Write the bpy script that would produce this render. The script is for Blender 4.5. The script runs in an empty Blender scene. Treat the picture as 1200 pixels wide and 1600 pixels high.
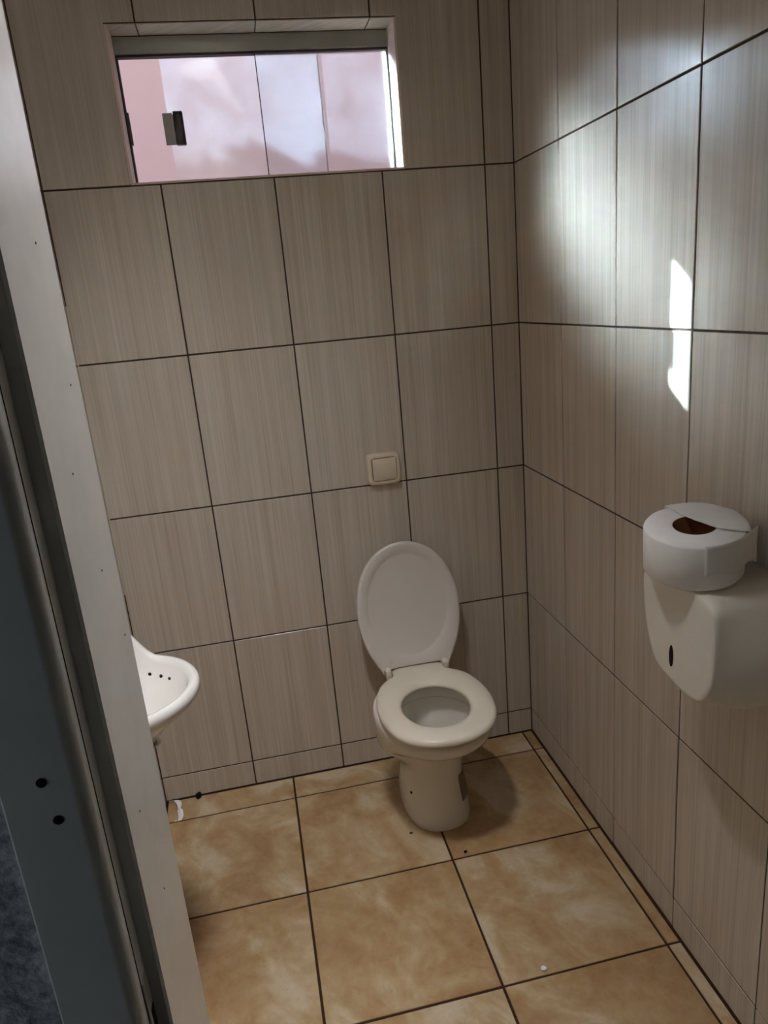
import bpy, bmesh, math, random
from mathutils import Vector, Matrix, noise as mnoise
random.seed(7)
scene = bpy.context.scene
COL = scene.collection

# ------------------------------------------------------------------ camera
F_PX, W_PX = 1132.79, 1200.0
cam_d = bpy.data.cameras.new('camera')
cam_d.sensor_fit = 'HORIZONTAL'; cam_d.sensor_width = 36.0
cam_d.lens = 36.0 * F_PX / W_PX
cam_d.clip_start = 0.02
cam = bpy.data.objects.new('camera', cam_d); COL.objects.link(cam)
_r = Vector((0.97694067, -0.19558137, -0.08564374))
_u = Vector((0.13650262, 0.26369509, 0.95489891))
_f = Vector((0.1641766, 0.94457018, -0.28431183))
cam.matrix_world = Matrix(((_r.x, _u.x, -_f.x, 0.44580876), (_r.y, _u.y, -_f.y, -2.17838482),
                           (_r.z, _u.z, -_f.z, 1.55266737), (0, 0, 0, 1)))
scene.camera = cam

# ------------------------------------------------------------------ light
SKY, SUN, FILL, EXPO = 1.55, 32.0, 182.0, 0.0
SUN_DIR = Vector((1.0, -0.97, -0.67)).normalized()      # the way the sunlight travels
world = bpy.data.worlds.new('sky'); scene.world = world; world.use_nodes = True
bg = world.node_tree.nodes['Background']
bg.inputs[0].default_value = (0.70, 0.84, 1.0, 1); bg.inputs[1].default_value = SKY
sun_d = bpy.data.lights.new('sun', 'SUN'); sun_d.energy = SUN; sun_d.angle = math.radians(0.6)
sun_d.color = (0.66, 0.85, 1.0)
sun = bpy.data.objects.new('sun', sun_d); COL.objects.link(sun)
sun.rotation_mode = 'QUATERNION'; sun.rotation_quaternion = SUN_DIR.to_track_quat('-Z', 'Y')
sun.location = (-4, 4, 6)
vs = scene.view_settings
vs.view_transform = 'Standard'; vs.look = 'None'; vs.exposure = EXPO; vs.gamma = 1.0; vs.use_curve_mapping = False
scene.cycles.max_bounces = 14; scene.cycles.diffuse_bounces = 7; scene.cycles.transmission_bounces = 10
scene.cycles.sample_clamp_indirect = 0.0; scene.cycles.blur_glossy = 0.0; scene.cycles.caustics_refractive = True

# ------------------------------------------------------------------ materials
def srgb(r, g, b):
    f = lambda c: (c / 255 / 12.92) if c / 255 <= 0.04045 else ((c / 255 + 0.055) / 1.055) ** 2.4
    return (f(r), f(g), f(b), 1)
class NT:
    def __init__(s, name):
        s.m = bpy.data.materials.new(name); s.m.use_nodes = True
        s.t = s.m.node_tree; s.t.nodes.clear()
        s.out = s.n('ShaderNodeOutputMaterial')
    def n(s, typ, **kw):
        nd = s.t.nodes.new(typ)
        for k, v in kw.items():
            if k.startswith('i_'):
                key = k[2:]; nd.inputs[int(key) if key.isdigit() else key.replace('_', ' ')].default_value = v
            else: setattr(nd, k, v)
        return nd
    def l(s, a, b): s.t.links.new(a, b); return s
    def math(s, op, a, b=None):
        nd = s.n('ShaderNodeMath', operation=op)
        for i, v in enumerate((a, b)):
            if v is None: continue
            if isinstance(v, (int, float)): nd.inputs[i].default_value = v
            else: s.l(v, nd.inputs[i])
        return nd.outputs[0]
    def comb(s, x, y, z):
        nd = s.n('ShaderNodeCombineXYZ')
        for i, v in enumerate((x, y, z)):
            if isinstance(v, (int, float)): nd.inputs[i].default_value = v
            else: s.l(v, nd.inputs[i])
        return nd.outputs[0]
    def noise(s, vec, scale, detail=3, rough=0.5, dist=0.0):
        nd = s.n('ShaderNodeTexNoise', i_Scale=scale, i_Detail=detail, i_Roughness=rough, i_Distortion=dist)
        s.l(vec, nd.inputs['Vector']); return nd.outputs['Fac']
    def ramp(s, fac, stops):
        nd = s.n('ShaderNodeValToRGB'); el = nd.color_ramp.elements
        while len(el) < len(stops): el.new(0.5)
        for e, (p, c) in zip(el, stops): e.position = p; e.color = c
        s.l(fac, nd.inputs[0]); return nd.outputs[0]
    def mix(s, fac, a, b, blend='MIX'):
        nd = s.n('ShaderNodeMix', data_type='RGBA', blend_type=blend)
        for sock, v in ((nd.inputs[0], fac), (nd.inputs[6], a), (nd.inputs[7], b)):
            if isinstance(v, (int, float, tuple)): sock.default_value = v
            else: s.l(v, sock)
        return nd.outputs[2]
    def bump(s, h, strength, dist=0.002):
        nd = s.n('ShaderNodeBump', i_Strength=strength, i_Distance=dist); s.l(h, nd.inputs['Height']); return nd.outputs[0]
    def bsdf(s, col, rough, normal=None, spec=0.5, coat=0.0, coat_r=0.05, metal=0.0):
        nd = s.n('ShaderNodeBsdfPrincipled')
        for k, v in (('Base Color', col), ('Roughness', rough), ('Specular IOR Level', spec), ('Coat Weight', coat),
                     ('Coat Roughness', coat_r), ('Metallic', metal)):
            if isinstance(v, (int, float, tuple)): nd.inputs[k].default_value = v
            else: s.l(v, nd.inputs[k])
        if normal is not None: s.l(normal, nd.inputs['Normal'])
        s.l(nd.outputs[0], s.out.inputs[0]); return nd
def objco(T):
    c = T.n('ShaderNodeTexCoord').outputs['Object']
    sp = T.n('ShaderNodeSeparateXYZ'); T.l(c, sp.inputs[0])
    return c, sp.outputs[0], sp.outputs[1], sp.outputs[2]
def rnd(T): return T.n('ShaderNodeObjectInfo').outputs['Random']

def mat_walltile():
    T = NT('streaked_wall_tile'); c, x, y, z = objco(T)
    h = T.math('ADD', x, y); r = T.math('MULTIPLY', rnd(T), 60.0)
    n1 = T.noise(T.comb(T.math('MULTIPLY', h, 38), T.math('MULTIPLY', z, 0.9), r), 1.0, 4, 0.6)
    n2 = T.noise(T.comb(T.math('MULTIPLY', h, 210), T.math('MULTIPLY', z, 2.2), r), 1.0, 2, 0.6)
    n3 = T.noise(T.comb(T.math('MULTIPLY', h, 7), T.math('MULTIPLY', z, 0.5), r), 1.0, 2)
    a = T.ramp(n1, [(0.30, srgb(176, 164, 149)), (0.5, srgb(195, 185, 171)), (0.72, srgb(213, 205, 194))])
    b = T.ramp(n2, [(0.28, srgb(171, 158, 142)), (0.7, srgb(215, 207, 195))])
    col = T.mix(0.42, a, b)
    col = T.mix(T.math('MULTIPLY', n3, 0.25), col, srgb(187, 174, 158))
    nm = T.bump(n2, 0.10, 0.0012)
    rg = T.math('ADD', T.math('MULTIPLY', n2, 0.10), 0.15)
    T.bsdf(col, rg, nm, spec=0.38); return T.m
def mat_floortile():
    T = NT('clouded_floor_tile'); c, x, y, z = objco(T)
    off = T.math('MULTIPLY', rnd(T), 40.0)
    v = T.comb(T.math('ADD', x, off), y, off)
    v2 = T.comb(T.math('ADD', T.math('ADD', T.math('MULTIPLY', x, 0.8), T.math('MULTIPLY', y, 0.55)), off),
                T.math('MULTIPLY', T.math('SUBTRACT', y, x), 0.45), off)
    n1 = T.noise(v2, 6.5, 5, 0.58, 0.6)
    n2 = T.noise(v, 26, 5, 0.65, 0.3)
    n3 = T.noise(v, 3.2, 3, 0.5, 0.4)
    n4 = T.noise(v, 120, 2, 0.5)
    a = T.ramp(n1, [(0.36, srgb(142, 98, 56)), (0.45, srgb(164, 130, 86)), (0.53, srgb(182, 160, 124)), (0.63, srgb(212, 200, 178))])
    b = T.ramp(n2, [(0.32, srgb(152, 114, 72)), (0.68, srgb(200, 182, 150))])
    col = T.mix(0.35, a, b)
    col = T.mix(T.math('MULTIPLY', n3, 0.5), col, srgb(166, 140, 102))
    sp = T.ramp(n4, [(0.70, (0, 0, 0, 1)), (0.76, (1, 1, 1, 1))])
    col = T.mix(T.math('MULTIPLY', sp, 0.45), col, srgb(120, 84, 52))
    dust = T.noise(c, 420, 1, 0.5)
    ds = T.ramp(dust, [(0.77, (0, 0, 0, 1)), (0.80, (1, 1, 1, 1))])
    col = T.mix(T.math('MULTIPLY', ds, 0.7), col, srgb(52, 36, 26))
    T.bsdf(col, T.math('ADD', T.math('MULTIPLY', n2, 0.2), 0.32), T.bump(n2, 0.08, 0.002), spec=0.4); return T.m
def mat_plain(name, col, rough, spec=0.5, metal=0.0, coat=0.0, nscale=0, namt=0.0, bump=0.0, dark=None):
    T = NT(name); c, x, y, z = objco(T)
    nm = None; cc = col
    if nscale:
        n = T.noise(c, nscale, 4, 0.6)
        d = dark or tuple(v * 0.7 for v in col[:3]) + (1,)
        f = T.ramp(n, [(0.35, (1, 1, 1, 1)), (0.65, (0, 0, 0, 1))])
        cc = T.mix(T.math('MULTIPLY', f, namt), col, d)
        if bump: nm = T.bump(n, bump, 0.003)
    T.bsdf(cc, rough, nm, spec, coat, 0.05, metal); return T.m
def mat_emit(name, col, s):
    T = NT(name); e = T.n('ShaderNodeEmission', i_Strength=s); e.inputs[0].default_value = col
    T.l(e.outputs[0], T.out.inputs[0]); return T.m
def mat_glass():
    T = NT('dusty_window_glass'); c, x, y, z = objco(T)
    n = T.noise(c, 9, 5, 0.62, 0.5); n2 = T.noise(c, 90, 3, 0.6)
    haze = T.ramp(n, [(0.3, (0.018, 0.018, 0.018, 1)), (0.68, (0.085, 0.085, 0.085, 1))])
    spot = T.ramp(n2, [(0.70, (0, 0, 0, 1)), (0.75, (0.22, 0.22, 0.22, 1))])
    fac = T.math('MINIMUM', T.math('ADD', haze, spot), 0.8)
    g = T.n('ShaderNodeBsdfRefraction', i_Roughness=0.37, i_IOR=1.45); g.inputs[0].default_value = (0.97, 0.98, 0.98, 1)
    gl = T.n('ShaderNodeBsdfGlossy', i_Roughness=0.05); gl.inputs[0].default_value = (1, 1, 1, 1)
    fr = T.n('ShaderNodeFresnel', i_IOR=1.45)
    m0 = T.n('ShaderNodeMixShader'); T.l(fr.outputs[0], m0.inputs[0]); T.l(g.outputs[0], m0.inputs[1]); T.l(gl.outputs[0], m0.inputs[2])
    tr = T.n('ShaderNodeBsdfTranslucent'); tr.inputs[0].default_value = (0.82, 0.86, 0.96, 1)
    df = T.n('ShaderNodeBsdfDiffuse'); df.inputs[0].default_value = (0.7, 0.7, 0.74, 1)
    m1 = T.n('ShaderNodeMixShader'); m1.inputs[0].default_value = 0.3
    T.l(tr.outputs[0], m1.inputs[1]); T.l(df.outputs[0], m1.inputs[2])
    m2 = T.n('ShaderNodeMixShader'); T.l(fac, m2.inputs[0]); T.l(m0.outputs[0], m2.inputs[1]); T.l(m1.outputs[0], m2.inputs[2])
    T.l(m2.outputs[0], T.out.inputs[0]); return T.m

M = dict(
    tile=mat_walltile(), ftile=mat_floortile(),
    grout=mat_plain('brown_wall_grout', srgb(76, 62, 52), 0.9, 0.2, nscale=30, namt=0.6),
    fgrout=mat_plain('dark_floor_grout', srgb(66, 42, 26), 0.9, 0.2, nscale=40, namt=0.6),
    paint=mat_plain('white_frame_paint', srgb(234, 233, 228), 0.22, 0.5, nscale=14, namt=0.12, dark=srgb(170, 166, 156)),
    porcelain=mat_plain('white_porcelain', srgb(222, 217, 208), 0.12, 0.5, coat=0.3, nscale=6, namt=0.10, dark=srgb(204, 194, 178)),
    porcelain_b=mat_plain('white_basin_porcelain', srgb(226, 224, 219), 0.12, 0.5, coat=0.3, nscale=6, namt=0.06),
    seat=mat_plain('cream_seat_plastic', srgb(226, 218, 202), 0.28, 0.5, nscale=9, namt=0.22, dark=srgb(206, 190, 160)),
    lid=mat_plain('white_lid_plastic', srgb(218, 212, 205), 0.30, 0.5, nscale=9, namt=0.12, dark=srgb(196, 186, 172)),
    hinge=mat_plain('hinge_plastic', srgb(225, 218, 205), 0.3),
    cream=mat_plain('cream_switch_plastic', srgb(218, 205, 182), 0.3, nscale=12, namt=0.08),
    disp=mat_plain('white_dispenser_plastic', srgb(222, 216, 204), 0.42, 0.4, nscale=60, namt=0.06, bump=0.03),
    dark=mat_plain('dark_recess', srgb(22, 16, 12), 0.8, 0.2),
    paper=mat_plain('tissue_paper', srgb(236, 234, 232), 0.95, 0.1, nscale=45, namt=0.10, bump=0.25, dark=srgb(205, 202, 200)),
    card=mat_plain('brown_cardboard', srgb(120, 78, 48), 0.9, 0.1, nscale=30, namt=0.3),
    alu=mat_plain('grey_aluminium', srgb(150, 150, 142), 0.38, 0.5, metal=0.6, nscale=20, namt=0.15),
    rubber=mat_plain('brown_window_seal', srgb(62, 46, 42), 0.7),
    steel=mat_plain('brushed_steel', srgb(120, 118, 112), 0.30, 0.5, metal=0.9, nscale=40, namt=0.2),
    handle=mat_plain('dark_window_handle', srgb(66, 62, 58), 0.35, 0.5, metal=0.5),
    glass=mat_glass(),
    pink=mat_plain('pink_outdoor_paint', srgb(226, 178, 172), 0.9, 0.2, nscale=5, namt=0.2, dark=srgb(212, 160, 156)),
    stucco=mat_plain('grey_rough_stucco', srgb(226, 228, 236), 0.95, 0.1, nscale=90, namt=0.8, bump=1.0, dark=srgb(120, 122, 134)),
    ceil=mat_plain('grey_ceiling_paint', srgb(112, 104, 94), 0.9, 0.2, nscale=3, namt=0.2),
    cement=mat_plain('grey_cement', srgb(130, 126, 120), 0.9, 0.2, nscale=12, namt=0.4),
    outer=mat_plain('pale_outer_plaster', srgb(226, 206, 196), 0.9, 0.2, nscale=5, namt=0.2),
    outwall=mat_plain('grey_outer_paint', srgb(140, 140, 142), 0.9, 0.2, nscale=5, namt=0.2),
    sticker=mat_plain('faded_sticker', srgb(128, 112, 98), 0.6, 0.3, nscale=70, namt=0.5),
    pvc=mat_plain('white_pvc', srgb(214, 212, 206), 0.35),
    leaf=mat_plain('green_leaf', srgb(64, 112, 52), 0.5, 0.4, nscale=6, namt=0.5, dark=srgb(36, 76, 34)),
    bark=mat_plain('brown_bark', srgb(92, 70, 50), 0.9, 0.2, nscale=20, namt=0.5),
    caulk=mat_plain('white_caulk', srgb(200, 194, 182), 0.6, nscale=25, namt=0.3),
    chrome=mat_plain('polished_chrome', srgb(210, 210, 210), 0.12, metal=1.0),
    plate=mat_plain('worn_grey_plate', srgb(176, 174, 168), 0.35, 0.5, nscale=60, namt=0.4),
    fill_baffle=mat_plain('grey_fill_baffle', srgb(112, 110, 108), 0.8, 0.2),
    water=mat_plain('still_water', srgb(150, 146, 138), 0.04, 0.5),
    fill_glow=mat_emit('fill_diffuser_glow', (1.0, 0.99, 1.02, 1), FILL),  # glow of the added fill light on the ceiling
)

# ------------------------------------------------------------------ helpers
def link(name, me, mat, parent=None, loc=(0, 0, 0), smooth=False):
    o = bpy.data.objects.new(name, me); COL.objects.link(o)
    if mat is not None and not me.materials: me.materials.append(M[mat])
    if parent is not None: o.parent = parent
    o.location = loc
    if smooth:
        for p in me.polygons: p.use_smooth = True
    return o
def wloc(p):
    v = Vector((0, 0, 0))
    while p is not None: v += p.location; p = p.parent
    return v
def mesh(name, verts, faces, mat, parent=None, smooth=False, center=True):
    """verts in world coordinates; the origin is put at their middle"""
    V = [Vector(v) for v in verts]
    c = Vector((0, 0, 0))
    if center:
        for i in range(3):
            c[i] = (min(v[i] for v in V) + max(v[i] for v in V)) / 2
    me = bpy.data.meshes.new(name); me.from_pydata([v - c for v in V], [], faces); me.update()
    bm = bmesh.new(); bm.from_mesh(me); bmesh.ops.recalc_face_normals(bm, faces=bm.faces); bm.to_mesh(me); bm.free()
    return link(name, me, mat, parent, c - wloc(parent), smooth)
def box_vf(b, vs=None, fs=None):
    x0, x1, y0, y1, z0, z1 = b
    vs = [] if vs is None else vs; fs = [] if fs is None else fs; k = len(vs)
    vs += [(x0, y0, z0), (x1, y0, z0), (x1, y1, z0), (x0, y1, z0), (x0, y0, z1), (x1, y0, z1), (x1, y1, z1), (x0, y1, z1)]
    fs += [tuple(k + i for i in f) for f in ((0, 3, 2, 1), (4, 5, 6, 7), (0, 1, 5, 4), (1, 2, 6, 5), (2, 3, 7, 6), (3, 0, 4, 7))]
    return vs, fs
def boxes(name, bs, mat, parent=None, bevel=0.0, seg=2):
    vs, fs = [], []
    for b in bs: box_vf(b, vs, fs)
    o = mesh(name, vs, fs, mat, parent)
    if bevel:
        bm = bmesh.new(); bm.from_mesh(o.data)
        bmesh.ops.bevel(bm, geom=list(bm.edges), offset=bevel, segments=seg, affect='EDGES', profile=0.5)
        bm.to_mesh(o.data); bm.free()
        for p in o.data.polygons: p.use_smooth = True
        o.data.set_sharp_from_angle(angle=math.radians(35))
    return o
def loft(name, rings, mat, parent=None, cap0=False, cap1=False, smooth=True, closed=True, sharp=None):
    n = len(rings[0]); vs = [v for r in rings for v in r]; fs = []
    for k in range(len(rings) - 1):
        for i in range(n if closed else n - 1):
            j = (i + 1) % n
            fs.append((k * n + i, k * n + j, (k + 1) * n + j, (k + 1) * n + i))
    if cap0: fs.append(tuple(range(n))[::-1])
    if cap1: fs.append(tuple((len(rings) - 1) * n + i for i in range(n)))
    o = mesh(name, vs, fs, mat, parent, smooth)
    if sharp: o.data.set_sharp_from_angle(angle=math.radians(sharp))
    return o
def tube(name, path, rad, mat, parent=None, n=14, caps=True):
    P = [Vector(p) for p in path]; rings = []
    up = Vector((0.13, 0.9, 0.31))
    for i, p in enumerate(P):
        t = (P[min(i + 1, len(P) - 1)] - P[max(i - 1, 0)]).normalized()
        a = t.cross(up).normalized(); b = t.cross(a)
        r = rad[i] if isinstance(rad, (list, tuple)) else rad
        rings.append([p + a * r * math.cos(2 * math.pi * k / n) + b * r * math.sin(2 * math.pi * k / n) for k in range(n)])
    return loft(name, rings, mat, parent, caps, caps, True, sharp=50)
def thing(name, label, cat, loc, group=None):
    o = bpy.data.objects.new(name, None); COL.objects.link(o); o.location = loc; o.empty_display_size = 0.05
    return tag(o, label, cat, group)
def tag(o, label, cat, group=None):
    o['label'] = label; o['category'] = cat
    if group: o['group'] = group
    return o
def struct(o, label=None):
    o['kind'] = 'structure'
    if label: o['label'] = label
    return o
def cspline(pts, n, closed=True):
    """Catmull-Rom resample, n points evenly by length"""
    P = [Vector(p) for p in pts]; m = len(P); out = []
    segs = m if closed else m - 1
    g = (lambda i: P[i % m]) if closed else (lambda i: P[max(0, min(m - 1, i))])
    for i in range(segs):
        a, b, c, d = g(i - 1), g(i), g(i + 1), g(i + 2)
        for k in range(16):
            t = k / 16
            out.append(0.5 * ((2 * b) + (c - a) * t + (2 * a - 5 * b + 4 * c - d) * t * t + (3 * b - a - 3 * c + d) * t ** 3))
    out.append(g(segs) if closed else P[-1])
    L = [0]
    for i in range(1, len(out)): L.append(L[-1] + (out[i] - out[i - 1]).length)
    res = []; cnt = n if closed else n - 1; j = 0
    for k in range(n):
        s = L[-1] * k / cnt
        while j < len(L) - 2 and L[j + 1] < s: j += 1
        f = (s - L[j]) / max(1e-9, L[j + 1] - L[j]); res.append(out[j].lerp(out[j + 1], min(1, max(0, f))))
    return res

# tiles: rectilinear polygon in wall coordinates (a, b) -> chamfered thin prism
def inset(poly, d):
    n = len(poly); area = sum(poly[i][0] * poly[(i + 1) % n][1] - poly[(i + 1) % n][0] * poly[i][1] for i in range(n))
    s = 1 if area > 0 else -1; out = []
    for i in range(n):
        p, q, r = poly[i - 1], poly[i], poly[(i + 1) % n]
        e1 = (q[0] - p[0], q[1] - p[1]); e2 = (r[0] - q[0], r[1] - q[1])
        l1 = math.hypot(*e1); l2 = math.hypot(*e2)
        n1 = (-e1[1] / l1 * s, e1[0] / l1 * s); n2 = (-e2[1] / l2 * s, e2[0] / l2 * s)
        out.append((q[0] + (n1[0] + n2[0]) * d, q[1] + (n1[1] + n2[1]) * d))
    return out
TCACHE = {}
def tile(poly, fn, parent, mat, gap, depth=0.0035, tilt=0.0012, name='tile', cham=0.0008, lip=0.0004):
    """fn(a, b, d): wall coords -> world, d = height above the tile face plane"""
    ca = (min(p[0] for p in poly) + max(p[0] for p in poly)) / 2
    cb = (min(p[1] for p in poly) + max(p[1] for p in poly)) / 2
    c = Vector(fn(ca, cb, 0))
    loc = [(p[0] - ca, p[1] - cb) for p in poly]
    key = (tuple((round(a, 5), round(b, 5)) for a, b in loc), mat, gap, fn.__name__)
    me = TCACHE.get(key)
    if me is None:
        g = gap / 2
        rings = [(inset(loc, g), -depth), (inset(loc, g), -cham), (inset(loc, g + cham), 0.0)]
        n = len(poly); vs = []; fs = []
        for pl, d in rings: vs += [Vector(fn(a + ca, b + cb, d)) - c for a, b in pl]
        for k in range(2):
            for i in range(n):
                j = (i + 1) % n; fs.append((k * n + i, k * n + j, (k + 1) * n + j, (k + 1) * n + i))
        fs.append(tuple(2 * n + i for i in range(n)))
        me = bpy.data.meshes.new(name); me.from_pydata(vs, [], fs); me.update()
        bm = bmesh.new(); bm.from_mesh(me); bmesh.ops.recalc_face_normals(bm, faces=bm.faces)
        top = max(bm.faces, key=lambda f: f.calc_area()); nrm = Vector(fn(ca, cb, 1)) - c
        if top.normal.dot(nrm) < 0: bmesh.ops.reverse_faces(bm, faces=bm.faces)
        bm.to_mesh(me); bm.free()
        TCACHE[key] = me
    nrm = (Vector(fn(ca, cb, 1)) - c).normalized()
    o = link(name, me, mat, parent, c + nrm * random.uniform(-lip, lip) - wloc(parent))
    if tilt:
        ax = Vector((random.uniform(-1, 1), random.uniform(-1, 1), random.uniform(-1, 1)))
        ax -= nrm * ax.dot(nrm); ax.normalize()
        o.rotation_mode = 'AXIS_ANGLE'; o.rotation_axis_angle = (random.uniform(-tilt, tilt), ax.x, ax.y, ax.z)
    return o
def rect(a0, a1, b0, b1): return [(a0, b0), (a1, b0), (a1, b1), (a0, b1)]

# ------------------------------------------------------------------ room shell
XR, YF, ZC = 1.2974, -1.436, 2.72            # right wall, inner face of front wall, ceiling
ZB = [0.0, 0.0899, 0.5399, 0.9899, 1.4399, 1.8899, 2.3399, ZC]
XB = [0.0, 0.3, 0.6029, 0.9058, 1.2087, XR]
WX0, WX1, WZ0, WZ1, WT = 0.225, 0.973, 1.8935, 2.266, 0.155   # window opening, wall thickness
def f_back(a, b, d): return (a, -d, b)
def f_right(a, b, d): return (XR - d, a, b)
def f_left(a, b, d): return (d, a, b)
def f_front(a, b, d): return (a, YF + d, b)
def f_floor(a, b, d): return (a, b, d)
R_ = 0.0022                                   # grout lies this far behind the tile faces
wall_back = struct(boxes('wall_back', [(-0.15, WX0, R_, WT, -0.1, ZC), (WX1, XR + 0.15, R_, WT, -0.1, ZC),
                                       (WX0, WX1, R_, WT, -0.1, WZ0), (WX0, WX1, R_, WT, WZ1, ZC)], 'grout'),
                   'beige tiled back wall with the window and toilet')
for i in range(5):
    for j in range(7):
        a0, a1, b0, b1 = XB[i], XB[i + 1], ZB[j], ZB[j + 1]
        if j == 5 and i == 0: poly = [(a0, b0), (WX0, b0), (WX0, WZ1), (a1, WZ1), (a1, b1), (a0, b1)]
        elif j == 5 and i in (1, 2): poly = rect(a0, a1, WZ1, b1)
        elif j == 5 and i == 3: poly = [(a0, WZ1), (WX1, WZ1), (WX1, b0), (a1, b0), (a1, b1), (a0, b1)]
        else: poly = rect(a0, a1, b0, b1)
        tile(poly, f_back, wall_back, 'tile', 0.0046, depth=0.003)
def f_head(a, b, d): return (a, b, WZ1 - .0022 - d)
for a0, a1 in ((WX0, 0.3), (0.3, 0.6029), (0.6029, 0.9058), (0.9058, WX1)):
    tile(rect(a0, a1, 0.002, 0.086), f_head, wall_back, 'tile', 0.003, depth=0.0021, tilt=0, name='reveal_tile', lip=0)
# plastered reveal lining on the two sides and the sill
boxes('reveal_lining', [(WX1 - 0.004, WX1 + 0.002, 0.001, WT, WZ0, WZ1 - 0.001)], 'outer', wall_back)
boxes('reveal_lining', [(WX0 - 0.002, WX0 + 0.004, 0.001, WT, WZ0, WZ1 - 0.001)], 'outer', wall_back)
boxes('sill', [(WX0, WX1, 0.001, WT, WZ0 - 0.002, WZ0 + 0.003)], 'outer', wall_back)
# outer face of the same wall
boxes('outer_plaster', [(-2.2, WX0, WT, WT + 0.004, -0.1, 3.0), (WX1, 4.2, WT, WT + 0.004, -0.1, 3.0),
                        (WX0, WX1, WT, WT + 0.004, -0.1, WZ0), (WX0, WX1, WT, WT + 0.004, WZ1, 3.0)], 'outwall', wall_back)

D1, WR = 0.3026, 0.295
YR = [0.0] + [-(D1 + WR * k) for k in range(4)] + [YF]
wall_right = struct(boxes('wall_right', [(XR + R_, XR + 0.15, YF - 0.2, 0.0, -0.1, ZC)], 'grout'),
                    'beige tiled right wall with the paper dispenser')
wall_left = struct(boxes('wall_left', [(-0.15, -R_, YF - 0.2, 0.0, -0.1, ZC)], 'grout'),
                   'beige tiled left wall behind the washbasin')
for i in range(5):
    for j in range(7):
        tile(rect(YR[i + 1], YR[i], ZB[j], ZB[j + 1]), f_right, wall_right, 'tile', 0.0046, tilt=0.0014, depth=0.003, lip=0.0006)
        tile(rect(YR[i + 1], YR[i], ZB[j], ZB[j + 1]), f_left, wall_left, 'tile', 0.0036, depth=0.003)
boxes('caulk_bead', [(0.0002, 0.0035, -0.004, -0.0002, 0.75, 1.6)], 'caulk', wall_back, 0.001, 1)

# front wall with the doorway
YO = -1.63                                    # its outer face
XA, XC, XD = 0.2915, 0.2776, 0.2119           # left jamb: lining, rebate, casing edge
XA2 = 1.14; XC2 = XA2 + (XA - XC); XD2 = XA2 + (XA - XD); ZH = 2.12
wall_front = struct(boxes('wall_front', [(-5.0, XD, YO, YF - R_, -0.1, ZC), (XD2, 4.2, YO, YF - R_, -0.1, ZC),
                                         (XD, XD2, YO, YF - R_, ZH + 0.08, ZC)], 'stucco'),
                    'rough grey stucco wall around the doorway')
for j in range(7):
    tile(rect(0.0, XD, ZB[j], ZB[j + 1]), f_front, wall_front, 'tile', 0.0036, depth=0.003)
    tile(rect(XD2, XR, ZB[j], ZB[j + 1]), f_front, wall_front, 'tile', 0.0036, depth=0.003)
for a0, a1 in ((XD, 0.5), (0.5, 0.8), (0.8, 1.0), (1.0, XD2)):
    tile(rect(a0, a1, ZH + 0.08, 2.3399), f_front, wall_front, 'tile', 0.0036, depth=0.003)
    tile(rect(a0, a1, 2.3399, ZC), f_front, wall_front, 'tile', 0.0036, depth=0.003)

# floor
XFL = [0.0, 0.0091, 0.4256, 0.8421, 1.2586, XR]
YFL = [0.0, -0.1127, -0.5235, -0.9343, -1.3451, -1.60]
floor = struct(boxes('floor', [(-0.1, XR + 0.1, -1.62, 0.1, -0.1, -0.003)], 'fgrout'), 'clouded beige tiled floor with dark joints')
for i in range(5):
    if i == 0: continue
    for j in range(5):
        a0 = 0.0 if i == 1 else XFL[i]
        a1, b0, b1 = XFL[i + 1], YFL[j + 1], YFL[j]
        if j == 4: b0 = -1.60
        if a1 > XR - 0.001: a1 = XR - 0.003
        if j == 0: b1 = -0.002
        tile(rect(a0, a1, b0, b1), f_floor, floor, 'ftile', 0.0065, depth=0.004, cham=0.0012)
struct(boxes('ceiling', [(-5.0, 4.2, -4.4, WT + 0.25, ZC, ZC + 0.15)], 'ceil'), 'plain ceiling slab')
# corridor outside the door
struct(boxes('floor_corridor', [(-6.0, 4.2, -4.2, -1.62, -0.12, -0.02)], 'cement'), 'grey cement floor outside the door')
struct(boxes('wall_corridor', [(-5.0, 4.2, -4.35, -4.2, -0.1, ZC)], 'cement'), 'plastered wall across the corridor')
struct(boxes('wall_corridor_far', [(-5.15, -5.0, -4.35, -4.0, -0.1, ZC), (-5.15, -5.0, -1.9, YO, -0.1, ZC), (-5.15, -5.0, -4.0, -1.9, 2.4, ZC)], 'cement'), 'plastered corridor wall with a passage')
struct(boxes('wall_corridor_end', [(4.2, 4.35, -4.35, WT, -0.1, ZC)], 'cement'), 'plastered end wall of the corridor')

# ------------------------------------------------------------------ door frame
door = thing('door_1', 'white painted door frame with stepped rebate', 'door frame', (0.2, -1.53, 0)); struct(door); del door['category']
def jamb(mx):
    prof = [(XA, YF + 0.004), (XA, -1.5955), (XA - 0.0025, -1.598), (XC, -1.598), (XC, -1.6270)]
    for k in range(7):
        a = math.pi / 2 * k / 6
        prof.append((XC - 0.012 + 0.012 * math.cos(a), -1.627 - 0.012 * math.sin(a)))
    prof += [(XD + 0.002, -1.639), (XD, -1.637), (XD, YF + 0.004), (XA - 0.002, YF + 0.006)]
    if mx: prof = [(XA + XA2 - x, y) for x, y in prof]
    rings = [[(x, y, z) for x, y in prof] for z in (0.0, 0.7, 1.4, ZH)]
    return loft('jamb', rings, 'paint', door, True, True, True, sharp=25)
jamb(False); jamb(True)
boxes('head', [(XA, XA2, -1.598, YF + 0.004, ZH - 0.014, ZH + 0.0), (XD, XD2, -1.639, YF + 0.004, ZH, ZH + 0.08)], 'paint', door)
boxes('seal_groove', [(XC - 0.001, XC + 0.0004, -1.6215, -1.6200, 0.0, ZH - 0.02)], 'dark', door)
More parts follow.
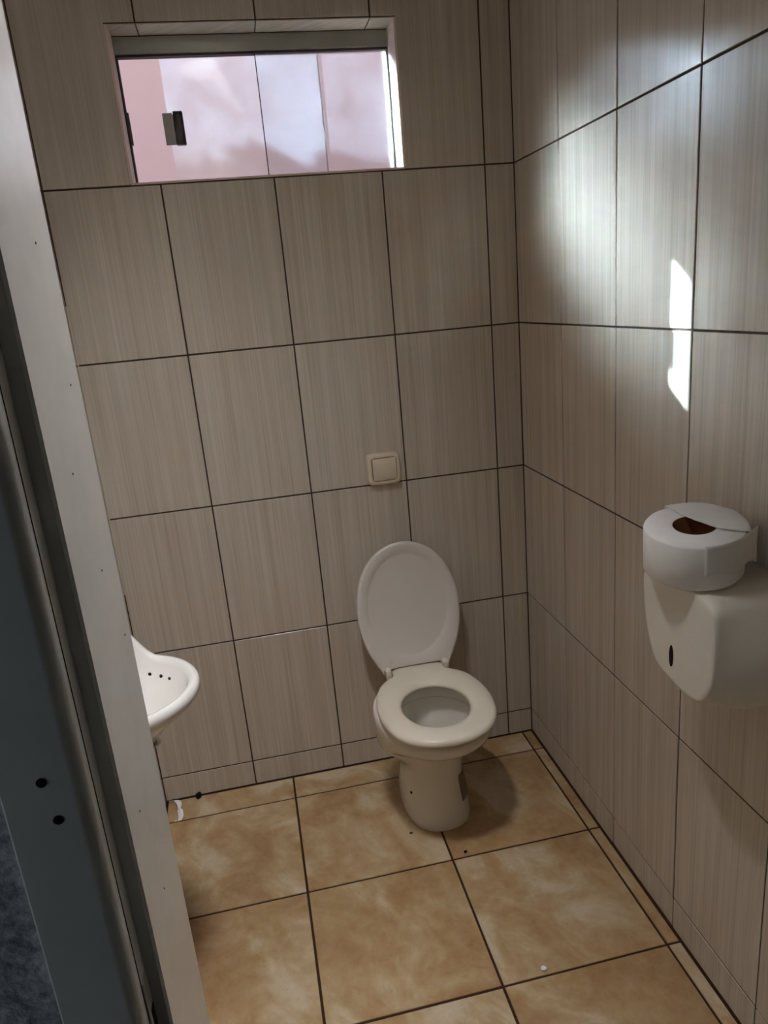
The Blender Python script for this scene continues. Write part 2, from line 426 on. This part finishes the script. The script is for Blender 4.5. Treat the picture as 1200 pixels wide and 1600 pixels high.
# strike plate with the latch hole, and screw holes in the casing
boxes('strike_plate', [(XC - 0.0005, XC + 0.0012, -1.6185, -1.600, 0.78, 0.965)], 'plate', door, 0.0004, 1)
boxes('latch_hole', [(XC + 0.0007, XC + 0.0017, -1.6110, -1.6010, 0.80, 0.925)], 'dark', door)
def disc(name, c, nrm, r, mat, parent, h=0.0012, n=16, sq=1.0):
    c = Vector(c); nv = Vector(nrm).normalized(); a = nv.orthogonal().normalized(); b = nv.cross(a)
    rings = [[c + nv * d + a * rr * math.cos(2 * math.pi * k / n) + b * rr * sq * math.sin(2 * math.pi * k / n) for k in range(n)]
             for rr, d in ((r, -h * 0.2), (r, h * 0.6), (r * 0.7, h))]
    return loft(name, rings, mat, parent, True, True, True, sharp=50)
disc('screw_hole', (0.2455, -1.639, 1.2075), (0, -1, 0), 0.0042, 'dark', door)
disc('screw_hole', (0.2510, -1.639, 1.171), (0, -1, 0), 0.0042, 'dark', door)

for y_, z_ in ((-1.49, 1.62), (-1.47, 1.50), (-1.53, 1.43), (-1.50, 1.33), (-1.55, 1.10), (-1.46, 1.245), (-1.52, .98)):
    disc('paint_chip', (XA, y_, z_), (1, 0, 0), .0011, 'dark', door, h=.0006, n=8)
# ------------------------------------------------------------------ window
win = thing('window_1', 'small sliding window of dusty glass above the toilet', 'window', (0.6, 0.1, WZ0)); struct(win); del win['category']
GY = 0.100
fx0, fx1, fz0, fz1 = WX0 + 0.004, WX1 - 0.004, WZ0 + 0.003, WZ1 - 0.003
boxes('header_rail', [(fx0, fx1, 0.086, 0.118, 2.222, fz1)], 'alu', win, 0.001, 1)
boxes('header_seal', [(fx0, fx1, 0.092, 0.112, 2.2165, 2.2222)], 'rubber', win)
boxes('jamb_rail', [(fx0, fx0 + 0.005, 0.092, 0.116, fz0, 2.222)], 'rubber', win)
boxes('jamb_rail', [(fx1 - 0.005, fx1, 0.092, 0.116, fz0, 2.222)], 'alu', win)
boxes('sill_rail', [(fx0, fx1, 0.092, 0.116, fz0, fz0 + 0.008)], 'alu', win)
boxes('latch_keeper', [(fx0 + 0.003, fx0 + 0.011, 0.088, 0.100, 2.005, 2.085)], 'handle', win, 0.001, 1)
sp = boxes('sliding_pane', [(0.340, 0.768, 0.1075, 0.1125, fz0 + 0.006, 2.214)], 'glass', win)
fp = boxes('fixed_pane', [(0.598, fx1 - 0.003, 0.0985, 0.1035, fz0 + 0.006, 2.219)], 'glass', win)
boxes('pane_edge', [(0.768, 0.7705, 0.1075, 0.1125, fz0 + 0.006, 2.214)], 'caulk', win)
boxes('pane_edge', [(0.5955, 0.5980, 0.0985, 0.1035, fz0 + 0.006, 2.219)], 'rubber', win)
hd = boxes('pull_handle', [(0.326, 0.357, 0.1035, 0.1070, 2.003, 2.083)], 'steel', win, 0.001, 1)
boxes('grip', [(0.354, 0.381, 0.092, 0.1072, 2.000, 2.085)], 'handle', hd, 0.003, 2)

# outdoors: the neighbour's pink wall, ground
struct(boxes('wall_outside', [(0.04, 5.0, 1.35, 1.5, -0.1, 3.4)], 'pink'), 'pink painted wall seen through the window')
struct(boxes('ground', [(-7, 7, WT, 9, -0.2, -0.1)], 'cement'), 'cement yard outside the window')

# ------------------------------------------------------------------ toilet
TX = 0.862
toilet = thing('toilet', 'white porcelain toilet with cream seat and raised lid against back wall', 'toilet', (TX, -0.28, 0))
NT_ = 56
def egg(v0, lb, lf, hw, z, ex=2.0, n=NT_):
    out = []
    for k in range(n):
        t = 2 * math.pi * k / n; c, s = math.cos(t), math.sin(t)
        cc = math.copysign(abs(c) ** (2 / ex), c); ss = math.copysign(abs(s) ** (2 / ex), s)
        v = v0 + (lf if cc > 0 else lb) * cc
        out.append((TX + hw * ss, -v, z))
    return out
PED = [(0.000, .235, .155, .172, .105, 2.5), (0.012, .235, .155, .173, .106, 2.5), (0.05, .235, .150, .165, .103, 2.4),
       (0.10, .235, .150, .155, .095, 2.3), (0.14, .235, .150, .150, .090, 2.3), (0.165, .235, .150, .149, .100, 2.2),
       (0.185, .24, .155, .145, .125, 2.05), (0.205, .245, .160, .143, .147, 2.0), (0.225, .25, .165, .146, .159, 2.0), (0.245, .26, .170, .156, .165, 2.0),
       (0.27, .275, .175, .173, .169, 2.0), (0.295, .29, .180, .190, .172, 2.0), (0.325, .302, .188, .220, .175, 2.0), (0.348, .308, .192, .236, .1765, 2.0), (0.365, .31, .195, .2425, .177, 2.0),
       (0.377, .31, .194, .243, .175, 2.0), (0.384, .31, .190, .238, .170, 2.0)]
INN = [(0.384, .34, .130, .170, .128, 2.0), (0.380, .34, .122, .160, .120, 2.0), (0.350, .34, .118, .156, .116, 2.0),
       (0.344, .34, .122, .160, .120, 2.0), (0.343, .335, .135, .165, .132, 2.0), (0.315, .325, .125, .145, .122, 2.0),
       (0.285, .31, .110, .115, .110, 2.0), (0.255, .295, .090, .085, .090, 2.0), (0.225, .28, .070, .065, .070, 2.0),
       (0.19, .27, .05, .05, .05, 2.0)]
TILT = [(0.0, 0), (.05, .004), (.10, .018), (.14, .036), (.165, .045), (.185, .045), (.205, .042), (.225, .036), (.245, .028), (.27, .018), (.295, .009), (.33, 0), (1, 0)]
def tiltz(z):
    for (a, ta), (b, tb) in zip(TILT, TILT[1:]):
        if a <= z <= b: return ta + (tb - ta) * (z - a) / (b - a)
    return 0
def ering(z, v0, lb, lf, hw, ex, out):
    P = egg(v0, lb, lf, hw, z, ex)
    return [(x, y, zz + (tiltz(z) * max(0, math.cos(2 * math.pi * k / NT_)) if out else 0)) for k, (x, y, zz) in enumerate(P)]
rings = [ering(*r, True) for r in PED] + [ering(*r, False) for r in INN]
bowl = loft('bowl', rings, 'porcelain', toilet, True, True, sharp=70)
loft('water', [egg(.283, .075, .070, .075, 0.229), egg(.283, .01, .01, .01, 0.229)], 'water', toilet, False, True)
# seat ring with the tab between the hinges
half = [(0, .560), (.055, .553), (.105, .528), (.142, .483), (.163, .42), (.169, .35), (.160, .28), (.140, .222), (.112, .186), (.088, .170)]
def sym(h, n, closed_back=None):
    pts = h + (closed_back or []) ; full = [(u, v, 0) for u, v in pts] + [(-u, v, 0) for u, v in reversed(pts) if u > 1e-6]
    return cspline(full, n)
so = sym(half, 72, [(.083, .150), (.082, .128), (.05, .120), (0, .120)])
def align(inner, outer):
    """one inner point per outer point, by angle about the seat's middle"""
    c = Vector((0, .36, 0)); res = []
    ang = [(math.atan2(p.y - c.y, p.x - c.x), p) for p in inner]
    for q in outer:
        a = math.atan2(q.y - c.y, q.x - c.x)
        res.append(min(ang, key=lambda t: abs((t[0] - a + math.pi) % (2 * math.pi) - math.pi))[1])
    return res
si = [Vector((.098 * math.sin(t), .362 + (.118 if math.cos(t) > 0 else .112) * math.cos(t), 0)) for t in [2 * math.pi * k / 720 for k in range(720)]]
si = align(si, so)
cen = Vector((0, .36, 0))
def sring(o, i, f, z): return [(TX + (a.lerp(b, f)).x, -(a.lerp(b, f)).y, z) for a, b in zip(o, i)]
ZS = 0.392
seat = loft('seat', [sring(so, si, f, z) for f, z in ((0.10, ZS), (0.02, ZS + .002), (0.0, ZS + .009), (0.03, ZS + .017), (0.12, ZS + .0215),
            (0.35, ZS + .024), (0.65, ZS + .0235), (0.86, ZS + .020), (0.97, ZS + .013), (1.0, ZS + .006), (0.93, ZS), (0.10, ZS))], 'seat', toilet)
# lid: leans back against the wall, its underside to the room
half_l = [(0, .418), (.045, .411), (.086, .390), (.122, .354), (.149, .303), (.164, .245), (.167, .188), (.161, .132), (.147, .082), (.127, .038), (.106, .002)]
lo = sym(half_l, 80, [(.095, -.006), (.088, .0), (.086, .014), (.04, .016), (0, .016)])
LA = math.radians(13.0); LY, LZ = -0.118, 0.392
def lidp(p, d):   # p.x across, p.y up along the lid, d out of the underside
    return (TX + p.x, LY + p.y * math.sin(LA) - d * math.cos(LA), LZ + p.y * math.cos(LA) + d * math.sin(LA))
lc = Vector((0, .205, 0))
def lring(s, d): return [lidp(lc + (p - lc) * s, d) for p in lo]
def lell(rx, ry, d):
    out = []
    for p in lo:
        a = math.atan2((p.y - .215) / .205, p.x / .165); out.append(lidp(Vector((rx * math.cos(a), .215 + ry * math.sin(a), 0)), d))
    return out
loft('lid', [lring(.90, -.012), lring(.97, -.010), lring(1.0, -.002), lring(1.0, .009), lring(.985, .0135), lring(.955, .0145),
             lell(.140, .176, .0125), lell(.132, .167, .006), lell(.126, .160, .0035), lell(.06, .08, .003), lell(.003, .004, .003)], 'lid', toilet, True, True)
for s in (-1, 1):
    hg = boxes('hinge', [(TX + s * .094 - .009, TX + s * .094 + .009, -.150, -.112, .385, .418)], 'hinge', toilet, 0.004, 2)
    disc('hinge_pin', (TX + s * .094 + s * .009, -.128, .405), (s, 0, 0), .006, 'chrome', hg, h=.003)
def pedpt(t, z, off):
    for k in range(len(PED) - 1):
        if PED[k][0] <= z <= PED[k + 1][0]:
            f = (z - PED[k][0]) / (PED[k + 1][0] - PED[k][0])
            z0, v0, lb, lf, hw, ex = [a + (b - a) * f for a, b in zip(PED[k], PED[k + 1])]
            break
    c, s = math.cos(t), math.sin(t)
    cc = math.copysign(abs(c) ** (2 / ex), c); ss = math.copysign(abs(s) ** (2 / ex), s)
    return Vector((TX + hw * ss, -(v0 + (lf if cc > 0 else lb) * cc), z + tiltz(z) * max(0, c))) + Vector((s, -c, 0)) * off
def patch(name, t0, t1, z0, z1, mat, parent, off=.0012, nu=8, nv=6):
    vs = [pedpt(t0 + (t1 - t0) * i / nu, z0 + (z1 - z0) * j / nv, off) for j in range(nv + 1) for i in range(nu + 1)]
    vs += [pedpt(t0 + (t1 - t0) * i / nu, z0 + (z1 - z0) * j / nv, -.001) for j in range(nv + 1) for i in range(nu + 1)]
    n = (nu + 1) * (nv + 1); q = lambda i, j: j * (nu + 1) + i; fs = []
    for j in range(nv):
        for i in range(nu):
            f = (q(i, j), q(i + 1, j), q(i + 1, j + 1), q(i, j + 1)); fs += [f, tuple(n + k for k in reversed(f))]
    for i in range(nu): fs += [(q(i, 0), n + q(i, 0), n + q(i + 1, 0), q(i + 1, 0)), (q(i, nv), q(i + 1, nv), n + q(i + 1, nv), n + q(i, nv))]
    for j in range(nv): fs += [(q(0, j), q(0, j + 1), n + q(0, j + 1), n + q(0, j)), (q(nu, j), n + q(nu, j), n + q(nu, j + 1), q(nu, j + 1))]
    return mesh(name, vs, fs, mat, parent, True)
patch('sticker', 0.56, 1.0, 0.062, 0.128, 'sticker', toilet, off=.002, nu=10, nv=8)['label'] = 'faded brown sticker'
b_ = pedpt(-1.05, 0.085, 0.0); disc('bolt_hole', b_, (-0.8, -0.6, 0), .005, 'dark', toilet, h=.0015)

# ------------------------------------------------------------------ flush plate
fl = thing('flush_plate', 'cream square flush valve plate with one big rocker button above toilet', 'flush valve', (0.834, 0, 1.04))
def rsq(cx, cz, hw, hh, y, r=0.2, n=40):
    out = []
    for k in range(n):
        t = 2 * math.pi * k / n; c, s = math.cos(t), math.sin(t); e = 2 / 7
        out.append((cx + hw * math.copysign(abs(c) ** e, c), y, cz + hh * math.copysign(abs(s) ** e, s)))
    return out
loft('plate', [rsq(.834, 1.04, .052, .050, -.0004), rsq(.834, 1.04, .0525, .0505, -.010), rsq(.834, 1.04, .050, .048, -.018),
               rsq(.834, 1.04, .046, .044, -.0205), rsq(.834, 1.04, .040, .038, -.0205), rsq(.834, 1.04, .0395, .0375, -.014)], 'cream', fl, True, True, sharp=40)
boxes('button_gap', [(.797, .871, -.0152, -.0138, 1.005, 1.075)], 'dark', fl)
vs, fs = [], []
nz, nx = 12, 8
for j in range(nz + 1):
    zz = 1.0405 - .0345 + .069 * j / nz
    f = j / nz
    bulge = .0215 + .0075 * math.sin(math.pi * min(1, f * 0.92 + 0.04)) + (.002 if f > .45 else 0) * (f - .45) * 2
    for i in range(nx + 1):
        xx = .8345 - .0365 + .073 * i / nx
        e = abs(2 * i / nx - 1)
        vs.append((xx, -(bulge - .002 * e ** 4), zz))
k0 = len(vs)
vs += [(v[0], -.014, v[2]) for v in vs[:k0]]
q = lambda i, j: j * (nx + 1) + i
for j in range(nz):
    for i in range(nx): fs.append((q(i, j), q(i + 1, j), q(i + 1, j + 1), q(i, j + 1)))
for i in range(nx): fs += [(q(i, 0), k0 + q(i, 0), k0 + q(i + 1, 0), q(i + 1, 0)), (q(i, nz), q(i + 1, nz), k0 + q(i + 1, nz), k0 + q(i, nz))]
for j in range(nz): fs += [(q(0, j), q(0, j + 1), k0 + q(0, j + 1), k0 + q(0, j)), (q(nx, j), k0 + q(nx, j), k0 + q(nx, j + 1), q(nx, j + 1))]
mesh('button', vs, fs, 'cream', fl, True).data.set_sharp_from_angle(angle=math.radians(40))

# ------------------------------------------------------------------ washbasin on the left wall
SY = -0.72
basin = thing('washbasin', 'small white wall-hung washbasin on left wall beside door frame', 'washbasin', (0.0, SY, 0.62))
def rise(x):
    t = min(1, max(0, (0.165 - x) / 0.10)); return 0.098 * t * t * (3 - 2 * t)
N1 = 41
def bout(sc, dx, hw=.17, a=.195, x0=.07):
    """outline from the wall round the front and back to the wall, then along the wall"""
    P = []
    for k in range(N1):
        t = -math.pi / 2 + math.pi * k / (N1 - 1)
        P.append((x0 * 1.0 + a * math.cos(t) ** 0.95 if 0 < k < N1 - 1 else x0, hw * math.sin(t)))
    P = [(dx, -hw)] + [(max(dx, dx + (x - dx) * 1.0), y) for x, y in P] + [(dx, hw)]
    m = 13
    P += [(dx, hw - 2 * hw * k / m) for k in range(1, m)]
    return [(dx + (x - dx) * sc, y * sc) for x, y in P]
def bring(P, zf): return [(x, SY + y, zf(x)) for x, y in P]
o1 = bout(1, .002)
def ins(d, back, hw_=None):
    return bout(1, .002 + back, .17 - d, .195 - d, .07)
rb = [bring(bout(.36, .002), lambda x: .60), bring(bout(.44, .002), lambda x: .63), bring(bout(.56, .002), lambda x: .68),
      bring(bout(.72, .002), lambda x: .722), bring(bout(.88, .002), lambda x: .756 + rise(x) * .5), bring(bout(.965, .002), lambda x: .774 + rise(x)), bring(bout(.995, .002), lambda x: .783 + rise(x)),
      bring(o1, lambda x: .795 + rise(x)), bring(ins(.004, .002), lambda x: .803 + rise(x)), bring(ins(.012, .006), lambda x: .806 + rise(x)),
      bring(ins(.021, .05), lambda x: .803 + rise(x)), bring(ins(.027, .062), lambda x: .793 + rise(x) * .9),
      bring(ins(.034, .066), lambda x: .776 + rise(x) * .5), bring(ins(.058, .070), lambda x: .745), bring(ins(.09, .074), lambda x: .700),
      bring(ins(.12, .08), lambda x: .665)]
loft('bowl', rb, 'porcelain_b', basin, True, True, sharp=80)
for k, (t, zz) in enumerate(((1.30, .775), (1.08, .772), (0.88, .770), (0.70, .768))):
    c = Vector((.07 + .157 * math.cos(t), SY + .132 * math.sin(t), zz))
    disc('overflow_hole', c, (-math.cos(t), -math.sin(t), .2), .0042, 'dark', basin, h=.002)
disc('drain', (.14, SY, .666), (0, 0, 1), .022, 'chrome', basin, h=.003)
tube('trap_pipe', [(.08, SY, .61), (.08, SY, .50), (.079, SY, .45), (.070, SY, .42), (.045, SY, .41), (.003, SY, .41)],
     [.026, .026, .020, .019, .019, .019], 'pvc', basin)
tp = tube('tap', [(.045, SY, .895), (.045, SY, .955), (.055, SY, .985), (.09, SY, .992), (.125, SY, .985), (.13, SY, .965)],
          [.016, .013, .012, .011, .011, .011], 'chrome', basin)

# ------------------------------------------------------------------ paper dispenser
disp = thing('paper_dispenser', 'white plastic jumbo toilet paper dispenser mounted on right wall', 'paper dispenser', (XR, -1.11, 0.80))
fo = [(-.982, 1.00), (-.984, .955), (-.992, .912), (-1.008, .868), (-1.034, .832), (-1.085, .819), (-1.140, .814), (-1.178, .828),
      (-1.202, .862), (-1.209, .92), (-1.207, .985), (-1.195, 1.012), (-1.150, 1.022), (-1.09, 1.024), (-1.03, 1.022), (-.995, 1.016)]
fo = [(p.x, p.y) for p in cspline([(a, b, 0) for a, b in fo], 60)]
dc = (-1.10, .92)
def dring(x, t, k=1.0):
    out = []
    for a, b in fo:
        an = math.atan2(b - .905, a + 1.10)
        ca, cb = -1.10 + .140 * math.cos(an), .905 + .134 * math.sin(an)
        out.append((x, dc[0] + (a + (ca - a) * t - dc[0]) * k, dc[1] + (b + (cb - b) * t - dc[1]) * k))
    return out
loft('body', [dring(XR - .0005, 1.0), dring(1.240, .97), dring(1.20, .58), dring(1.168, .10), dring(1.158, 0, 1.0), dring(1.1515, 0, .985), dring(1.1495, 0, .965),
              dring(1.1490, 0, .90), dring(1.1485, 0, .3)], 'disp', disp, True, True, sharp=60)
# level slot in its face
sl = []
for d, s in ((-.001, 1.0), (.0009, 1.0)):
    sl.append([(1.1487 - d, -1.086 + .0065 * s * math.sin(2 * math.pi * k / 20), .872 + .022 * s * math.cos(2 * math.pi * k / 20)) for k in range(20)])
loft('level_slot', sl, 'dark', disp, True, True, sharp=50)
boxes('lock_tab', [(1.19, 1.215, -.982, -.972, .945, .957)], 'disp', disp, 0.002, 1)

# ------------------------------------------------------------------ loose roll on top of the dispenser
RX, RY, RZ0, RZ1, RR, RC = 1.190, -1.080, 1.031, 1.116, 0.084, 0.036
roll = thing('toilet_roll', 'used white toilet paper roll lying on top of the dispenser', 'toilet roll', (RX, RY, RZ0))
def circ(r, z, wob=0.0, n=64, ph=0.0):
    return [(RX + (r + wob * math.sin(3 * t + ph) + wob * .6 * math.sin(7 * t + 1.3 * ph)) * math.cos(t),
             RY + (r + wob * math.sin(3 * t + ph) + wob * .6 * math.sin(7 * t + 1.3 * ph)) * math.sin(t), z)
            for t in [2 * math.pi * k / n for k in range(n)]]
loft('paper', [circ(RC, RZ0), circ(RR - .003, RZ0, .0006), circ(RR, RZ0 + .004, .0008), circ(RR, RZ0 + .04, .0012, ph=.4), circ(RR, RZ1 - .004, .0008),
               circ(RR - .003, RZ1, .0006), circ(RR * .72, RZ1 - .001), circ(RC + .014, RZ1 - .0015), circ(RC + .005, RZ1 + .0015), circ(RC, RZ1), circ(RC, RZ0)],
     'paper', roll, False, False, sharp=60)
loft('core', [circ(RC, RZ0 + .001), circ(RC, RZ1 - .001), circ(RC - .0015, RZ1 - .001), circ(RC - .0015, RZ0 + .001)], 'card', roll)
# loose outer sheet that leaves the roll towards the camera side and the wall
def sheet(name, fn, nu, nv, mat, parent, th=0.0006):
    g = [[Vector(fn(i / nu, j / nv)) for i in range(nu + 1)] for j in range(nv + 1)]
    vs, fs = [], []
    nr = []
    for j in range(nv + 1):
        for i in range(nu + 1):
            du = g[j][min(i + 1, nu)] - g[j][max(i - 1, 0)]; dv = g[min(j + 1, nv)][i] - g[max(j - 1, 0)][i]
            nr.append(du.cross(dv).normalized())
    flat = [p for row in g for p in row]; n = len(flat)
    vs = [p + m * th / 2 for p, m in zip(flat, nr)] + [p - m * th / 2 for p, m in zip(flat, nr)]
    q = lambda i, j: j * (nu + 1) + i
    for j in range(nv):
        for i in range(nu):
            f = (q(i, j), q(i + 1, j), q(i + 1, j + 1), q(i, j + 1)); fs += [f, tuple(n + k for k in reversed(f))]
    for i in range(nu): fs += [(q(i, 0), n + q(i, 0), n + q(i + 1, 0), q(i + 1, 0)), (q(i, nv), q(i + 1, nv), n + q(i + 1, nv), n + q(i, nv))]
    for j in range(nv): fs += [(q(0, j), q(0, j + 1), n + q(0, j + 1), n + q(0, j)), (q(nu, j), n + q(nu, j), n + q(nu, j + 1), q(nu, j + 1))]
    return mesh(name, vs, fs, mat, parent, True)
def fn_side(u, v):
    # wraps the roll from the front, then runs straight on towards the wall
    a0 = math.radians(-112); a1 = math.radians(-62)
    w = .0022 * math.sin(9 * u + 3 * v) * u
    if u < .5:
        a = a0 + (a1 - a0) * u / .5; r = RR + .0016 + w
        x, y = RX + r * math.cos(a), RY + r * math.sin(a)
    else:
        s = (u - .5) / .5 * .062; r = RR + .0016
        x = RX + r * math.cos(a1) - math.sin(a1) * s * .90 + w; y = RY + r * math.sin(a1) + math.cos(a1) * s * .90
    x = min(x, XR - .012)
    return (x, y, RZ0 + .030 - .016 * max(0, u - .3) + .010 * math.sin(11 * u) * (1 - v) * .5 + v * (RZ1 - RZ0 - .030 + .004 + .012 * max(0, u - .3)))
sheet('loose_sheet', fn_side, 26, 8, 'paper', roll)
def fn_top(u, v):
    # torn layer lying over the top and down the side, covering part of the hole
    p = Vector((.001 + .021 * (1 - v), -.031 + .066 * v, 0)); a = math.radians(-48 + 140 * v); q = Vector((math.cos(a), math.sin(a), 0))
    wr = .0022 * mnoise.noise(Vector((u * 5.0, v * 5.5, 3.1)))
    if u < .7:
        d = p.lerp(q * (RR + .003), u / .7); z = RZ1 + .0028 + wr * (.4 + u)
    else:
        k = (u - .7) / .3; d = q * (RR + .003 + .002 * math.sin(math.pi * min(1, k * 1.5)) + wr); z = RZ1 + .0028 - .030 * k * k - .008 * k + wr
    return (RX + d.x, RY + d.y, z)
sheet('folded_flap', fn_top, 22, 22, 'paper', roll)
roll.rotation_mode = 'AXIS_ANGLE'; roll.rotation_axis_angle = (math.radians(9), .82, -.57, 0)   # leans towards the doorway
roll.location.z += .008

# ------------------------------------------------------------------ bits on the floor
def lump(name, c, s, mat, seed, label, cat, sub=2, amp=.35):
    bm = bmesh.new(); bmesh.ops.create_icosphere(bm, subdivisions=sub, radius=1.0)
    for v in bm.verts:
        k = 1 + amp * mnoise.noise(v.co * 1.3 + Vector((seed, seed * .7, 0)))
        v.co = Vector((v.co.x * s[0] * k, v.co.y * s[1] * k, max(-.5, v.co.z) * s[2] * k))
    zmin = min(v.co.z for v in bm.verts)
    for v in bm.verts: v.co.z -= zmin
    me = bpy.data.meshes.new(name); bm.to_mesh(me); bm.free()
    return tag(link(name, me, mat, None, c, True), label, cat)
lump('dirt_clump', (0.108, -0.014, 0.0008), (.010, .010, .012), 'dark', 1.0, 'round black dirt clump at foot of back wall by the left corner', 'dirt')
lump('dirt_clump', (0.885, -0.508, 0.0008), (.0048, .004, .004), 'dark', 5.0, 'tiny black crumb on floor joint in front of toilet', 'dirt')
lump('dirt_clump', (0.752, -0.387, 0.0008), (.005, .003, .003), 'bark', 8.0, 'small brown crumb on floor left of toilet foot', 'dirt')
lump('paper_crumb', (0.949, -0.918, 0.0008), (.008, .007, .004), 'paper', 3.0, 'tiny white paper crumb on floor tile near right wall', 'paper scrap')
def fn_scrap(u, v):
    x = .016 + .040 * math.sin(2.7 * u) + .008 * math.sin(9 * u); y = -.010 - .112 * u + .010 * math.sin(13 * u)
    w = .0065 * (0.35 + abs(math.sin(5.5 * u + .8)))
    return (x + w * (v - .5) * 2, y, .002 + .011 * abs(mnoise.noise(Vector((u * 9, v * 3, 1.7)))) + .005 * v * math.sin(3.1 * u))
tag(sheet('paper_scrap', fn_scrap, 24, 6, 'paper', None), 'torn white tissue scrap in the left back floor corner', 'paper scrap')
tag(boxes('dirt_streak', [(0.004, 0.010, -0.085, -0.010, 0.0006, 0.004)], 'dark', None, 0.001, 1), 'black grime strip on floor along left wall in the corner', 'dirt')

# ------------------------------------------------------------------ added ceiling fill light, out of view, to brighten the room
LX, LY_ = 0.50, -1.10
fill_light = thing('ceiling_fill_light', 'added unseen fill light, a white can with slanted shade on the ceiling', 'fill_light', (LX, LY_, ZC))
def lring_(r, z, n=32, cut=0.0):   # cut: the shade hangs lower towards the right wall, keeping fill off it
    return [(LX + r * math.cos(t), LY_ + r * math.sin(t), z - cut * max(0, math.cos(t)) ** 1.0) for t in [2 * math.pi * k / n for k in range(n)]]
CUT = 0.30
loft('can', [lring_(.150, ZC - .0005), lring_(.150, ZC - .200, cut=CUT), lring_(.146, ZC - .200, cut=CUT), lring_(.146, ZC - .010)], 'pvc', fill_light, True, True, sharp=40)
loft('fill_baffle', [lring_(.1455, ZC - .199, cut=CUT), lring_(.1455, ZC - .012), lring_(.143, ZC - .012), lring_(.143, ZC - .199, cut=CUT), lring_(.1455, ZC - .199, cut=CUT)], 'fill_baffle', fill_light, sharp=40)
loft('fill_diffuser', [lring_(.138, ZC - .011), lring_(.138, ZC - .020), lring_(.120, ZC - .024)], 'fill_glow', fill_light, True, True, sharp=40)

# ------------------------------------------------------------------ bush in the yard (shades the lower glass, shows in the glossy tiles)
shrub = thing('tall_shrub', 'tall leafy green shrub in the yard outside window', 'shrub', (-1.6, 1.95, -0.1))
vs, fs = [], []
random.seed(21)
EDGE = [(-1.2, 3.0), (-.5, 3.1), (.0, 3.17), (.20, 3.19), (.30, 3.20), (.34, 3.255), (.38, 3.245), (.44, 3.205), (.47, 3.23), (.49, 3.255), (.55, 3.245), (.61, 3.27),
        (.68, 3.25), (.76, 3.225), (.85, 3.235), (.98, 3.22), (1.08, 3.1), (1.2, 2.7), (1.3, 2.2)]
def topz(x):
    g = x + 1.897
    for (a, za), (b, zb) in zip(EDGE, EDGE[1:]):
        if a <= g <= b: return za + (zb - za) * (g - a) / (b - a)
    return 2.0
for k in range(7000):
    x = random.uniform(-2.7, -.62); dz = abs(random.gauss(0, .42)); y = 1.95 + random.gauss(0, .03 + .16 * min(1, dz))
    z = topz(x) - .045 - dz
    if z < .3: continue
    c = Vector((x, y, z)); a = Vector((random.gauss(0, 1), random.gauss(0, 1), random.gauss(0, .6))).normalized()
    b = a.orthogonal().normalized(); b = (b + a.cross(b) * random.uniform(-1, 1)).normalized()
    L, w = random.uniform(.05, .085), random.uniform(.02, .034); i = len(vs)
    vs += [c - a * L * .5, c + b * w, c + a * L * .5, c - b * w]; fs.append((i, i + 1, i + 2, i + 3))
lf = mesh('foliage', vs, fs, 'leaf', shrub); lf['kind'] = 'stuff'
for x in (-2.2, -1.7, -1.15):
    tube('stem', [(x, 1.95, -.1), (x + .03, 1.93, 1.0), (x - .02, 1.96, 2.0), (x + .04, 1.95, 2.9)], [.03, .026, .02, .01], 'bark', shrub, 8)
